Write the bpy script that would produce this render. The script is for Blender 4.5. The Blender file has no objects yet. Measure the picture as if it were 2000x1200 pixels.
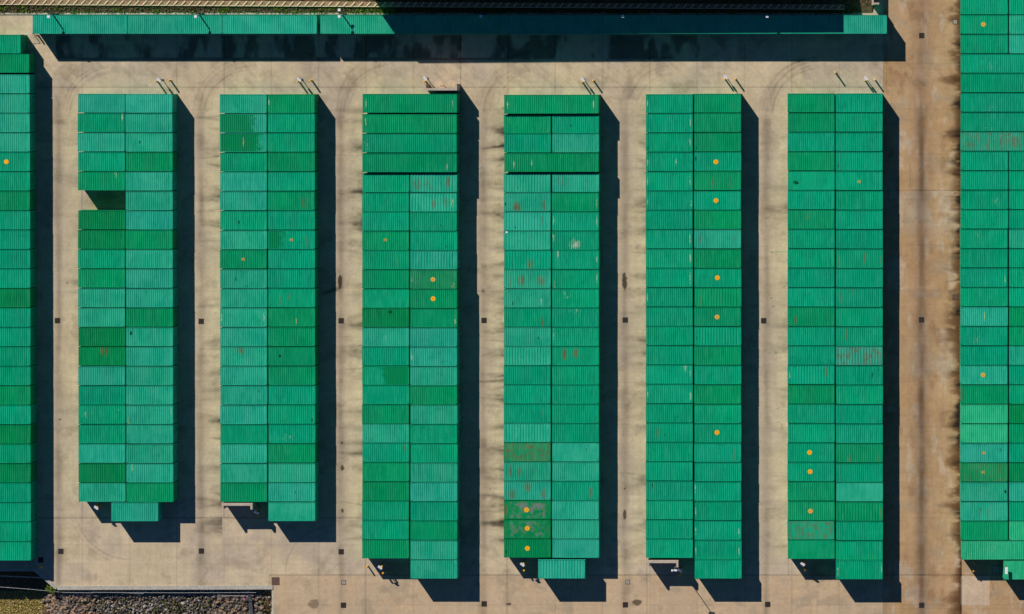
import bpy, math, random
import numpy as np
from mathutils import Vector, Matrix
random.seed(7); rng = np.random.default_rng(7)
SC = bpy.context.scene
C = SC.collection
# ------------------------------------------------------------------ survey of the yard
S = 15.0                 # photo pixels per metre on the ground
H = 348.0                # height of the camera above the yard
NX, NY = 1660.0, 145.0   # point of the photo straight below the camera
LAMP_DIR = Vector((2.23, -3.22, -2.59)).normalized()

def P(px, py, h=0.0):
    """metres for a photo point that lies at height h"""
    f = (H-h)/H
    gx = NX+(px-NX)*f; gy = NY+(py-NY)*f
    return ((gx-1000)/S, (600-gy)/S)
def srgb(r, g, b):
    f = lambda c: (c/255/12.92) if c/255 <= .04045 else ((c/255+.055)/1.055)**2.4
    return (f(r), f(g), f(b))

# ------------------------------------------------------------------ objects
def tag(o, label=None, cat=None, group=None, kind=None):
    if label: o['label'] = label
    if cat: o['category'] = cat
    if group: o['group'] = group
    if kind: o['kind'] = kind
    return o
def empty(name, loc, rz=0):
    o = bpy.data.objects.new(name, None); C.objects.link(o)
    o.location = loc; o.rotation_euler = (0, 0, rz); o.empty_display_size = .3
    return o
class MB:
    def __init__(s): s.v = []; s.f = []; s.m = []
    def quad(s, pts, m=0):
        b = len(s.v); s.v += [tuple(p) for p in pts]; s.f.append(tuple(range(b, b+len(pts)))); s.m.append(m)
    def box(s, x0, x1, y0, y1, z0, z1, m=0, M=None):
        b = len(s.v)
        p = [(x0,y0,z0),(x1,y0,z0),(x1,y1,z0),(x0,y1,z0),(x0,y0,z1),(x1,y0,z1),(x1,y1,z1),(x0,y1,z1)]
        if M is not None: p = [tuple(M @ Vector(q)) for q in p]
        s.v += p
        for q in ((0,3,2,1),(4,5,6,7),(0,1,5,4),(1,2,6,5),(2,3,7,6),(3,0,4,7)):
            s.f.append(tuple(b+i for i in q)); s.m.append(m)
    def bar(s, a, b, w, h, m=0):
        a = Vector(a); b = Vector(b); d = b-a; L = d.length
        M = Matrix.Translation(a) @ d.to_track_quat('X', 'Z').to_matrix().to_4x4()
        s.box(0, L, -w/2, w/2, -h/2, h/2, m, M)
    def tube(s, a, b, r0, r1=None, n=12, m=0, caps=True):
        r1 = r0 if r1 is None else r1
        a = Vector(a); b = Vector(b); d = b-a
        M = d.to_track_quat('Z', 'Y').to_matrix()
        k = len(s.v)
        for c, r in ((a, r0), (b, r1)):
            for i in range(n):
                t = 2*math.pi*i/n; s.v.append(tuple(c+M @ Vector((r*math.cos(t), r*math.sin(t), 0))))
        for i in range(n):
            j = (i+1) % n; s.f.append((k+i, k+j, k+n+j, k+n+i)); s.m.append(m)
        if caps:
            s.f.append(tuple(k+n+i for i in range(n))); s.m.append(m)
            s.f.append(tuple(k+n-1-i for i in range(n))); s.m.append(m)
    def dome(s, c, r, h, n=12, k=4, m=0):
        rings = []
        for j in range(k):
            t = math.pi/2*j/k; b = len(s.v)
            for i in range(n):
                a = 2*math.pi*i/n
                s.v.append((c[0]+r*math.cos(t)*math.cos(a), c[1]+r*math.cos(t)*math.sin(a), c[2]+h*math.sin(t)))
            rings.append(b)
        s.v.append((c[0], c[1], c[2]+h)); top = len(s.v)-1
        for j in range(k-1):
            for i in range(n):
                q = (i+1) % n
                s.f.append((rings[j]+i, rings[j]+q, rings[j+1]+q, rings[j+1]+i)); s.m.append(m)
        for i in range(n):
            s.f.append((rings[-1]+i, rings[-1]+(i+1) % n, top)); s.m.append(m)
    def add(s, o, off=(0,0,0), mmap=None):
        b = len(s.v); s.v += [(v[0]+off[0], v[1]+off[1], v[2]+off[2]) for v in o.v]
        s.f += [tuple(b+i for i in f) for f in o.f]; s.m += [(mmap[m] if mmap else m) for m in o.m]
    def mesh(s, name, mats):
        me = bpy.data.meshes.new(name); me.from_pydata(s.v, [], s.f)
        for m in mats: me.materials.append(m)
        me.polygons.foreach_set('material_index', s.m); me.update()
        return me
    def build(s, name, mats, parent=None, loc=None):
        return link(name, s.mesh(name, mats if isinstance(mats, (list, tuple)) else [mats]), parent, loc)
def link(name, me, parent=None, loc=None):
    o = bpy.data.objects.new(name, me); C.objects.link(o)
    if parent is not None: o.parent = parent
    if loc is not None: o.location = loc
    return o
def copy_tree(o, parent=None):
    c = o.copy(); C.objects.link(c)
    if parent is not None: c.parent = parent
    for ch in o.children: copy_tree(ch, c)
    return c

# ------------------------------------------------------------------ materials
class NT:
    def __init__(s, name):
        s.mat = bpy.data.materials.new(name); s.mat.use_nodes = True
        s.t = s.mat.node_tree; s.n = s.t.nodes; s.n.clear()
        s.out = s.n.new('ShaderNodeOutputMaterial'); s.b = s.n.new('ShaderNodeBsdfPrincipled')
        s.t.links.new(s.b.outputs[0], s.out.inputs[0])
    def set(s, sock, v):
        if isinstance(v, bpy.types.NodeSocket): s.t.links.new(v, sock)
        elif isinstance(v, (tuple, list)):
            sock.default_value = tuple(v) if len(sock.default_value) == len(v) else tuple(v)+(1.0,)
        else: sock.default_value = v
    def m(s, op, a, b=None, c=None, clamp=False):
        n = s.n.new('ShaderNodeMath'); n.operation = op; n.use_clamp = clamp
        s.set(n.inputs[0], a)
        if b is not None: s.set(n.inputs[1], b)
        if c is not None: s.set(n.inputs[2], c)
        return n.outputs[0]
    def mix(s, f, a, b, mode='MIX'):
        n = s.n.new('ShaderNodeMix'); n.data_type = 'RGBA'; n.blend_type = mode; n.clamp_factor = True
        s.set(n.inputs[0], f); s.set(n.inputs[6], a); s.set(n.inputs[7], b)
        return n.outputs[2]
    def coord(s, which='Object', scale=(1,1,1), off=None):
        n = s.n.new('ShaderNodeTexCoord'); mp = s.n.new('ShaderNodeMapping')
        s.t.links.new(n.outputs[which], mp.inputs[0]); mp.inputs['Scale'].default_value = scale
        if off is not None: s.set(mp.inputs['Location'], off)
        return mp.outputs[0]
    def noise(s, vec, scale=1, detail=4, rough=.5, col=False):
        n = s.n.new('ShaderNodeTexNoise'); s.t.links.new(vec, n.inputs['Vector'])
        n.inputs['Scale'].default_value = scale; n.inputs['Detail'].default_value = detail; n.inputs['Roughness'].default_value = rough
        return n.outputs[1 if col else 0]
    def ramp(s, f, a, b, lo=0., hi=1.):
        n = s.n.new('ShaderNodeMapRange'); n.interpolation_type = 'SMOOTHSTEP'
        s.set(n.inputs[0], f); n.inputs[1].default_value = a; n.inputs[2].default_value = b
        n.inputs[3].default_value = lo; n.inputs[4].default_value = hi
        return n.outputs[0]
    def attr(s, name, kind='GEOMETRY'):
        n = s.n.new('ShaderNodeAttribute'); n.attribute_type = kind; n.attribute_name = name
        return n
    def sep(s, v):
        n = s.n.new('ShaderNodeSeparateXYZ'); s.t.links.new(v, n.inputs[0]); return n.outputs
    def fin(s, col, rough=.6, spec=.3, metal=0., bump=None, bs=.3, bd=.02):
        s.set(s.b.inputs['Base Color'], col); s.set(s.b.inputs['Roughness'], rough)
        s.set(s.b.inputs['Specular IOR Level'], spec); s.set(s.b.inputs['Metallic'], metal)
        if bump is not None:
            n = s.n.new('ShaderNodeBump'); n.inputs['Strength'].default_value = bs; n.inputs['Distance'].default_value = bd
            s.t.links.new(bump, n.inputs['Height']); s.t.links.new(n.outputs[0], s.b.inputs['Normal'])
        return s.mat
def simple(name, col, rough=.6, var=.15, scale=6, spec=.3, metal=0., em=None):
    k = NT(name); n = k.noise(k.coord(), scale, 5)
    c = k.mix(k.ramp(n, .3, .7), tuple(x*(1-var) for x in col), tuple(min(1, x*(1+var)) for x in col))
    return k.fin(c, rough, spec, metal, n, .2)

RUST = (.105, .058, .026)
def paint_mat(name, per_object=True, flat=False):
    """weathered green container paint"""
    k = NT(name)
    if per_object:
        oi = k.n.new('ShaderNodeObjectInfo'); base = oi.outputs['Color']; rnd = oi.outputs['Random']
    else:
        base = k.attr('tint').outputs['Color']
        gi = k.n.new('ShaderNodeNewGeometry'); rnd = .37
    cmb = k.n.new('ShaderNodeCombineXYZ')
    r50 = k.m('MULTIPLY', rnd, 91.7)
    k.set(cmb.inputs[0], r50); k.set(cmb.inputs[1], r50)
    obj = k.coord('Object')
    va = k.coord('Object', (1, 1, 1), cmb.outputs[0])
    vs = k.coord('Object', (3.6, .35, 1), cmb.outputs[0])       # streaks that follow the ridges
    vt = k.coord('Object', (7.2, .5, 1), cmb.outputs[0])
    x, y, z = k.sep(obj)
    big = k.noise(va, .35, 3); mid = k.noise(va, 1.6, 5, .6); st = k.noise(vs, 1.2, 5, .65); fi = k.noise(vt, 1.5, 4, .6)
    # chalky fading, a little dirt
    hsv = k.n.new('ShaderNodeHueSaturation'); hsv.inputs['Saturation'].default_value = .95; hsv.inputs['Value'].default_value = 1.12
    k.set(hsv.inputs['Color'], base)
    hs2 = k.n.new('ShaderNodeHueSaturation'); hs2.inputs['Saturation'].default_value = 1.04; hs2.inputs['Value'].default_value = .86
    k.set(hs2.inputs['Color'], base)
    c = k.mix(k.ramp(big, .38, .64), hs2.outputs[0], base)
    c = k.mix(k.m('MULTIPLY', k.ramp(st, .40, .72), .75), c, hsv.outputs[0])
    c = k.mix(k.m('MULTIPLY', k.ramp(mid, .52, .78), .28), c, (.0, .12, .06))
    # pale specks of worn paint
    sp = k.m('MULTIPLY', k.ramp(fi, .66, .80), k.ramp(mid, .42, .62))
    c = k.mix(k.m('MULTIPLY', sp, .16), c, (.30, .44, .28))
    if per_object:
        def spot(nm, soft=1.0):
            a = k.attr(nm, 'OBJECT').outputs['Vector']; u, v, w = k.sep(a)
            dx = k.m('DIVIDE', k.m('SUBTRACT', x, u), k.m('ADD', k.m('MULTIPLY', k.m('ABSOLUTE', w), 1.0), .0001))
            dy = k.m('DIVIDE', k.m('SUBTRACT', y, v), .72*soft)
            d2 = k.m('ADD', k.m('MULTIPLY', dx, dx), k.m('MULTIPLY', dy, dy))
            e = k.m('POWER', 2.718, k.m('MULTIPLY', d2, -1.0))
            return k.m('MULTIPLY', e, k.m('GREATER_THAN', k.m('ABSOLUTE', w), .01))
        # fresher, darker patch of paint
        pa = k.attr('patch', 'OBJECT').outputs['Vector']; u, v, w = k.sep(pa)
        e = k.m('ADD', k.m('MULTIPLY', k.m('SUBTRACT', x, u), k.m('SIGN', w)), k.m('MULTIPLY', k.m('SUBTRACT', mid, .5), 3.2))
        pm = k.m('MULTIPLY', k.ramp(e, -.5, .5), k.m('GREATER_THAN', k.m('ABSOLUTE', w), .01))
        c = k.mix(k.m('MULTIPLY', pm, .85), c, (.0, .22, .065))
        rs = k.m('MAXIMUM', k.m('MAXIMUM', spot('rust_a'), spot('rust_b')), spot('rust_c'))
        stv = k.noise(k.coord('Object', (9.5, .24, 1), cmb.outputs[0]), 1.5, 3, .5)
        rm = k.m('MULTIPLY', k.ramp(k.m('ADD', k.m('MULTIPLY', rs, .11), stv), .56, .64), k.ramp(rs, .12, .5))
        rg = k.attr('rusty', 'OBJECT').outputs['Fac']
        rm2 = k.m('MULTIPLY', k.ramp(k.m('ADD', k.m('MULTIPLY', rg, .15), k.m('MULTIPLY', k.m('ADD', stv, mid), .5)), .56, .74), k.m('GREATER_THAN', rg, .05))
        rm = k.m('MAXIMUM', k.m('MULTIPLY', rm, k.m('GREATER_THAN', rs, .04)), rm2)
        c = k.mix(k.m('MULTIPLY', rm, .80), c, k.mix(k.ramp(fi, .35, .65), RUST, (.20, .12, .05)))
        sc = k.m('MAXIMUM', spot('chip_a'), spot('chip_b'))
        chv = k.noise(k.coord('Object', (9, 1.4, 1), cmb.outputs[0]), 1.7, 3, .6)
        sm = k.m('MULTIPLY', k.ramp(k.m('ADD', k.m('MULTIPLY', sc, k.ramp(k.m('ABSOLUTE', k.sep(k.attr('chip_a', 'OBJECT').outputs['Vector'])[2]), .15, .5, .34, .17)), chv), .72, .84), k.m('GREATER_THAN', sc, .04))
        cc = k.attr('chip_col', 'OBJECT').outputs['Color']
        c = k.mix(k.m('MULTIPLY', sm, .72), c, cc)
        bl = spot('blot', .55)
        blv = k.noise(k.coord('Object', (1, 1, 1), cmb.outputs[0]), 5, 4, .7)
        bm = k.m('MULTIPLY', k.ramp(k.m('ADD', k.m('MULTIPLY', bl, .5), blv), .78, .92), k.m('GREATER_THAN', bl, .05))
        c = k.mix(bm, c, (.004, .03, .008))
        gy = k.attr('greyed', 'OBJECT').outputs['Fac']
        gm = k.m('MULTIPLY', k.ramp(k.noise(va, 1.1, 6, .7), .44, .6), gy)
        inner = k.m('MULTIPLY', k.ramp(k.m('ABSOLUTE', x), 2.0, 2.5, 1, 0), k.ramp(k.m('ABSOLUTE', y), .8, 1.15, 1, 0))
        c = k.mix(k.m('MULTIPLY', gm, inner), c, (.20, .20, .19))
    return k.fin(c, k.ramp(mid, .3, .7, .6, .75), .05, 0, st, .12, .01)

ROOF = paint_mat('weathered_green_paint'); ROOFV = paint_mat('weathered_green_paint_varied', False)
HOLE = simple('shadowed_steel', (.01, .012, .01), .9, .1)
SIDE = ROOF
STEEL = simple('galvanised_steel', (.35, .36, .36), .45, .1, metal=.6)
RODM = simple('lock_rod_steel', (.25, .3, .27), .5, .15, metal=.4)
YELL = simple('yellow_dot_paint', srgb(248, 176, 12), .6, .06, 9)
DOTD = simple('dot_mark_paint', srgb(205, 135, 20), .6, .06, 9)
YFAD = simple('faded_yellow_dot_paint', srgb(212, 168, 70), .7, .15, 5)
WOOD = simple('door_floor_timber', (.12, .07, .04), .8)

# ------------------------------------------------------------------ shipping containers
W2 = 1.206
def roof_mb(L, h, style):
    b = MB(); x1 = L/2-.19; zt = h-.012; dep = .042; yw = W2-.055
    n = {'fine': 22, 'fine2': 21, 'fine3': 23, 'wide': 15, 'flat': 5}[style]; dep *= {'fine2': .85, 'fine3': 1.1}.get(style, 1)
    if L > 9: n = int(n*2.03)
    if style == 'flat': dep = .008
    pitch = (2*x1-.22)/n; xs = []; 
    x = -x1+.11
    xs.append((-x1, zt))
    for i in range(n):
        a = x+i*pitch
        j = random.uniform(-.002, .002)
        xs += [(a+pitch*.06, zt-dep*.0+j), (a+pitch*.22, zt-dep), (a+pitch*.50, zt-dep), (a+pitch*.66, zt+j)]
    xs.append((x1, zt))
    for (a, za), (c, zc) in zip(xs, xs[1:]):
        b.quad([(a, -yw, za), (c, -yw, zc), (c, yw, zc), (a, yw, za)])
    for s in (-1, 1):                                    # end plates
        e = sorted((s*x1, s*(L/2-.05)))
        b.box(e[0], e[1], -yw, yw, zt-.03, zt+.004)
    return b
def body_mb(L, h, door):
    b = MB(); z0 = .16; z1 = h-.10; n = int(L/.28)
    for s in (-1, 1):
        y0 = s*(W2-.012); y1 = s*(W2-.048); p = (L-.36)/n
        pts = []
        for i in range(n):
            a = -L/2+.18+i*p; pts += [(a, y0), (a+p*.25, y0), (a+p*.5, y1), (a+p*.75, y1)]
        pts.append((L/2-.18, y0))
        for (a, ya), (c, yc) in zip(pts, pts[1:]):
            q = [(a, ya, z0), (c, yc, z0), (c, yc, z1), (a, ya, z1)]
            b.quad(q if s < 0 else q[::-1])
    xe = -door*(L/2-.03); n = 8; p = (2*W2-.36)/n          # closed end
    pts = []
    for i in range(n):
        a = -W2+.18+i*p; pts += [(a, xe), (a+p*.25, xe), (a+p*.5, xe+door*.04), (a+p*.75, xe+door*.04)]
    pts.append((W2-.18, xe))
    for (a, xa), (c, xc) in zip(pts, pts[1:]):
        q = [(xa, a, z0), (xc, c, z0), (xc, c, z1), (xa, a, z1)]
        b.quad(q if door < 0 else q[::-1])
    b.box(-L/2+.1, L/2-.1, -W2+.08, W2-.08, .12, .17)
    return b
def frame_mb(L, h):
    b = MB()
    for sx in (-1, 1):
        for sy in (-1, 1):
            x = sx*L/2; y = sy*W2
            xa, xb = sorted((x, x-sx*.15)); ya, yb = sorted((y, y-sy*.12))
            b.box(xa, xb, ya, yb, .12, h-.122)
            xa, xb = sorted((x+sx*.003, x-sx*.178)); ya, yb = sorted((y+sy*.003, y-sy*.162))
            b.box(xa, xb, ya, yb, 0, .118)
        xa, xb = sorted((sx*(L/2-.004), sx*(L/2-.09)))
        b.box(xa, xb, -W2+.165, W2-.165, h-.12, h-.004); b.box(xa, xb, -W2+.165, W2-.165, .02, .16)
    for sy in (-1, 1):
        ya, yb = sorted((sy*(W2-.002), sy*(W2-.062)))
        b.box(-L/2+.18, L/2-.18, ya, yb, h-.085, h-.002); b.box(-L/2+.18, L/2-.18, ya, yb, .02, .17)
    return b
def casting_mb(sx, sy):
    b = MB()
    xa, xb = sorted((0, -sx*.178)); ya, yb = sorted((0, -sy*.162))
    b.box(xa, xb, ya, yb, -.118, 0)
    cx = -sx*.089; cy = -sy*.081
    b.box(cx-.062, cx+.062, cy-.034, cy+.034, -.02, .0025, 1)
    return b
def door_mb(door, side, h):
    b = MB(); x0, x1 = sorted((door*.0, door*.05)); a, c = sorted((side*.012, side*1.09))
    b.box(x0, x1, a, c, .17, h-.13)
    for t in (.3, .6, .9):
        z = .17+(h-.3)*t
        e0, e1 = sorted((door*.05, door*.062)); b.box(e0, e1, a+.06, c-.06, z-.25, z-.05)
    for yy in (.3, .75): b.add(rod_mb(door, side*yy, h), (0, 0, 0), {0: 1})
    return b
def rod_mb(door, y, h):
    b = MB(); b.tube((door*.085, y, .12), (door*.085, y, h-.06), .017, n=8)
    b.box(*sorted((door*.063, door*.11)), y-.05, y+.05, 1.0, 1.09)
    return b
_cache = {}
def part(key, fn, mats):
    if key not in _cache:
        _cache[key] = fn().mesh(key[0], mats)
    return _cache[key]
L20, L40, HS, HC = 6.058, 12.192, 2.591, 2.896
def container(name, loc, L, h, door, style, color, rz=0, props=None, dot=None):
    root = empty(name, loc, rz)
    fc = tuple(c*.9 for c in color)
    def child(nm, me, off=(0,0,0), col=color, par=None):
        o = link(nm, me, root if par is None else par, off); o.color = (*col, 1); return o
    r = child('roof', part(('roof', L, h, style), lambda: roof_mb(L, h, style), [ROOF]))
    for k_, v_ in (props or {}).items(): r[k_] = v_
    child('body', part(('body', L, h, door), lambda: body_mb(L, h, door), [ROOF]))
    child('frame', part(('frame', L, h), lambda: frame_mb(L, h), [ROOF]), col=fc)
    for sx in (-1, 1):
        for sy in (-1, 1):
            child('corner_casting', part(('corner_casting', sx, sy), lambda: casting_mb(sx, sy), [ROOF, HOLE]),
                  (sx*(L/2+.003), sy*(W2+.003), h), col=fc)
    for s in (-1, 1):
        d = child('door', part(('door', door, s, h), lambda: door_mb(door, s, h), [ROOF, RODM]), (door*(L/2-.05), 0, 0))
    if dot:
        dx, dy, fade = dot
        link('painted_dot', part(('painted_dot', fade), lambda: dot_mb(fade), [YFAD if fade else YELL, DOTD]), root, (dx, dy, h-.009))
    return root
def dot_mb(fade):
    b = MB(); r = .31
    if fade != 2:
        b.tube((0, 0, -.004), (0, 0, .004), r, n=28)
        for s_ in (-1, 1): b.box(s_*.07-.025, s_*.07+.025, -.12, .12, .0041, .006, 1)
        b.box(-.045, .045, -.12, -.07, .0041, .006, 1); b.box(-.045, .045, .07, .12, .0041, .006, 1)
    else:                                                     # worn dot, only slivers left between the ridges
        for i, x in enumerate((-.17, -.03, .12)):
            hh = math.sqrt(r*r-x*x)*(.9 if i != 1 else .55)
            b.box(x-.04, x+.04, -hh*.8, hh*(.6 if i == 0 else .8), -.004, .004)
    return b

SH = {'P': (40, 160, 128), 'M': (0, 151, 109), 'G': (0, 143, 92), 'D': (0, 131, 77), 'L': (46, 170, 121), 'O': (34, 140, 90)}
KROOF = 1.12
def shade(c):
    r, g, b = srgb(*SH[c]); j = random.uniform(.93, 1.07); q = random.uniform(.94, 1.07)
    return (r*KROOF*j, g*KROOF*j, b*KROOF*j*q)
WORD = {'P': 'pale green', 'M': 'mid green', 'G': 'deep green', 'D': 'dark green', 'L': 'light mint green', 'O': 'dull green'}
ORD = 'first second third fourth fifth sixth seventh eighth ninth tenth eleventh twelfth thirteenth fourteenth fifteenth sixteenth seventeenth eighteenth nineteenth twentieth twenty-first twenty-second twenty-third twenty-fourth twenty-fifth twenty-sixth twenty-seventh'.split()
WH = (.55, .57, .45); YE = (.52, .5, .16)
def U(u): return (u-.5)*6.0                # roof fraction -> metres from the middle
def feat(txt, L=L20):
    """'r.3,.5,.2' rust at fraction x,y,width; c chips white; y chips yellow; b blot; p patch from x; g greyed; R overall rust; w wide; f flat; d dot"""
    props = {}; style = 'fine'; dot = None; words = []; k = L/6.058
    ri = 0; ci = 0
    for t in txt.split():
        a = t[0]; v = [float(q) for q in t[1:].split(',')] if len(t) > 1 else []
        if a == 'r':
            props['rust_'+'abc'[ri]] = [U(v[0])*k, (.5-v[1])*2.4, v[2]]; ri += 1; words.append('rust streaks')
        elif a in 'cy':
            props['chip_'+'ab'[ci]] = [U(v[0])*k, (.5-v[1])*2.4, v[2]]; ci += 1
            props['chip_col'] = [*(WH if a == 'c' else YE), 1]; words.append('white scuffs' if a == 'c' else 'yellow scratches')
        elif a == 'b': props['blot'] = [U(v[0])*k, (.5-v[1])*2.4, v[2]]; words.append('dark blotch')
        elif a == 'p': props['patch'] = [U(v[0])*k, 0, v[1]]; words.append('darker patch')
        elif a == 'g': props['greyed'] = v[0]; words.append('grey scrapes')
        elif a == 'R': props['rusty'] = v[0]; words.append('heavy rust')
        elif a == 'w': style = 'wide'
        elif a == 'f': style = 'flat'; words.append('flat roof')
        elif a == 'd': dot = (U(v[0]), (.5-v[1])*2.4, int(v[2]) if len(v) > 2 else 0); words.append('worn yellow dot' if dot[2] == 2 else 'yellow dot')
    return props, style, dot, words
BLK = ['first', 'second', 'third', 'fourth', 'fifth', 'sixth']
GRP20 = 'short green containers packed side by side'; GRP40 = 'long green containers'
def place(px0, px1, py0, py1, L, h, door, code, ft, label_fn, group, jit=True):
    """roof outline seen at px0..px1 / py0..py1 in the photo"""
    x, y = P((px0+px1)/2, (py0+py1)/2, h)
    props, style, dot, words = feat(ft, L)
    if style == 'fine': style = random.choice(('fine', 'fine', 'fine2', 'fine3'))
    if jit: x += random.uniform(-.03, .03); y += random.uniform(-.014, .014)
    o = container('long_container' if L > 9 else 'short_container', (x, y, 0), L, h, door, style, shade(code),
                  random.uniform(-.0028, .0028) if jit else 0, props, dot)
    w = []
    for q in words:
        if q not in w: w.append(q)
    pri = [q for q in w if 'dot' in q] + [q for q in w if q == 'heavy rust'] + [q for q in w if 'rust' in q] + w
    tag(o, label_fn(WORD[code], (' with '+pri[0]) if pri else ''), 'container', group)
    return o
def column(block, side, xt, xb, yt, yb, codes, feats, heights=None, slots=None, short=False, first=0, door=None):
    """one column of 20 ft containers; xt/xb = left edge of the roofs at the top / bottom"""
    n = slots or len(codes); p = (yb-yt)/n; idx = first
    for i in range(n):
        c = codes[i]
        if c == '.': continue
        h = heights[i] if heights else HS
        y0 = yt+p*i; t = i/max(1, n-1); x0 = xt+(xb-xt)*t
        k = idx
        lab = lambda wd, f, k=k: f"{wd} {'short ' if short else ''}container{f}, {ORD[k]} down {side} column of {block}"
        place(x0, x0+91.3, y0, y0+p, L20, h, door or (-1 if side == 'left' else 1), c, feats.get(i, ''), lab, GRP20)
        idx += 1
wb = lambda i: BLK[i]+' whole block'
# first whole block
column(wb(0), 'left', 152.2, 153.3, 183, 981.2, 'PMPMG.DDMGPPDDPMMMPDP', {4: 'c.8,.1,.2', 13: 'r.55,.2,.5', 14: '', 16: 'y.15,.5,.6 c.85,.3,.4', 1: 'c.95,.15,.15'})
column(wb(0), 'right', 245.3, 246.7, 183.5, 981.4, 'PPPGPPPGPPPGPPPPPPPPG', {2: 'b.3,.5,.15', 12: 'b.1,.3,.2', 16: 'y.96,.3,.12 y.04,.85,.12', 19: 'y.12,.1,.15'})
# second
column(wb(1), 'left', 429.6, 430.5, 184, 981.3, 'PGDMPPMPGPPPPPPPPMPPG'.replace('PGDMPPMPG', 'PPPMPPMPG'),
       {1: 'p.72,-1', 2: 'p.84,-1 y.5,.5,.12', 6: 'b.4,.6,.1', 8: 'd.5,.5,2', 11: 'c.03,.5,.1 c.94,.5,.1', 13: 'r.42,.1,.5', 15: 'b.82,.3,.06', 9: 'b.33,.5,.08'})
column(wb(1), 'right', 523.0, 524.6, 183.8, 1018.7, 'GMMGMGMMMMMGGGGMMMGPPP',
       {0: 'c.02,.5,.1', 5: 'r.78,.6,.25', 7: 'd.5,.5,2 r.83,.6,.12 p.3,-1', 10: 'r.24,.6,.12 r.43,.5,.15', 11: 'y.6,.7,.08', 13: 'b.25,.5,.2', 17: 'y.4,.7,1.2 c.05,.5,.12', 16: 'b.94,.8,.12', 20: 'b.57,.5,.08'})
# third: four long ones then short ones
tl = ['G', 'G', 'M', 'G']
for i, (a, b_) in enumerate(((183.2, 221), (222.6, 260.6), (261, 298.9), (299.6, 337.2))):
    place(708, 892, a, b_, L40, HC, 1, tl[i], ['c.03,.5,.1 c.96,.5,.1', 'c.03,.4,.15', 'c.04,.6,.4', 'c.9,.7,.1'][i],
          lambda wd, f, i=i: f"{wd} long container{f}, {ORD[i]} from top of third whole block", GRP40)
column(wb(2), 'left', 707.5, 707.5, 338.6, 1091.6, 'MMMGMGMDPMMMGPMGGMMG'.replace('G'*0, ''),
       {3: 'd.5,.45,2', 4: 'r.76,.6,.08', 7: 'b.6,.2,.3', 10: 'p.45,1', 14: 'r.91,.25,.12', 19: 'r.92,.4,.06', 8: 'y.5,.5,.08'}, short=True)
column(wb(2), 'right', 801.1, 802.0, 338.6, 1131, 'PPMMPOGGPPPGPMMPPMGPP',
       {0: 'r.15,.6,.5 r.4,.6,.4 r.8,.5,.3 w', 1: 'r.52,.6,.25 r.75,.5,.3 y.9,.5,.2 w', 2: 'b.66,.7,.08', 3: 'b.76,.8,.06', 4: 'w r.62,.1,.1', 5: 'd.49,.5,1 y.92,.85,.3 y.03,.5,.15',
        6: 'd.49,.5,0 r.02,.7,.15', 7: 'y.96,.7,.15', 9: 'c.03,.5,.1', 14: 'b.22,.5,.06'}, heights=[HS]*5+[HC]*16, short=True)
# fourth
place(985, 1169.3, 185.3, 222.5, L40, HC, 1, 'G', 'c.03,.5,.12 c.95,.5,.12', lambda wd, f: f"{wd} long container{f} at the very top of fourth whole block", GRP40)
column(wb(3), 'left', 984.3, 984.3, 224.0, 298.4, 'GM', {}, short=True)
column(wb(3), 'right', 1078.2, 1078.2, 224.0, 298.4, 'MP', {0: 'b.4,.6,.08', 1: ''}, short=True)
place(985, 1169, 299.2, 336.6, L40, HC, 1, 'G', 'c.1,.6,.12 c.29,.5,.12', lambda wd, f: f"{wd} long container{f}, between short ones in fourth whole block", GRP40)
column(wb(3), 'left', 984.2, 984.2, 338.4, 1090.0, 'PPPPMPPMPPMMMPOPPDDD',
       {0: 'w r.54,.5,.15 b.3,.75,.08 r.2,.5,.08', 1: 'r.3,.8,.7 r.85,.7,.25 b.03,.6,.12', 2: 'r.8,.5,.25 b.25,.85,.08 w', 3: 'r.58,.3,.08 w', 4: 'r.55,.7,.4 w', 5: 'r.38,.6,.5 r.8,.6,.5 r.13,.7,.2',
        6: 'b.18,.8,.08 c.8,.7,.1', 7: 'r.82,.7,.12', 8: 'b.74,.6,.07', 9: 'r.68,.6,.06 w', 12: 'r.85,.5,.12', 13: 'w', 14: 'f R.7', 15: 'r.13,.5,.16 r.33,.5,.2 r.64,.5,.14', 16: 'r.18,.7,.5 r.85,.7,.25 r.5,.3,.5',
        17: 'f g.8 r.04,.5,.2 r.93,.5,.14 d.48,.5,0', 18: 'f g.5 r.04,.5,.2 r.94,.5,.14 d.5,.46,0', 19: 'd.5,.51,0 b.04,.7,.1'}, short=True, first=2)
column(wb(3), 'right', 1078.2, 1078.2, 338.4, 1090.6, 'PGMMMMMMMMMMMMPPMPPP',
       {0: 'r.12,.5,.12 r.22,.5,.15 r.72,.6,.1', 1: 'c.96,.5,.1', 2: 'c.03,.5,.08 c.96,.5,.08', 3: 'c.03,.4,.12 c.5,.7,.9', 4: 'c.12,.2,.15 c.96,.5,.1', 5: 'c.05,.8,.1 c.96,.5,.08', 6: 'c.3,.3,.9', 7: 'c.5,.1,1', 8: 'c.03,.4,.08',
        9: 'r.25,.4,.4 r.5,.4,.4', 14: 'f b.73,.4,.08', 16: 'r.83,.6,.25', 17: 'b.24,.5,.05'}, short=True, first=2)
place(1051.3, 1142.3, 1093, 1131, L20, HC, -1, 'P', 'w', lambda wd, f: f"{wd} short container alone below the columns of fourth whole block", GRP20, False)
place(217.3, 309, 981.6, 1018.6, L20, HS, 1, 'P', '', lambda wd, f: f"{wd} container alone below both columns of first whole block", GRP20, False)
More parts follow.
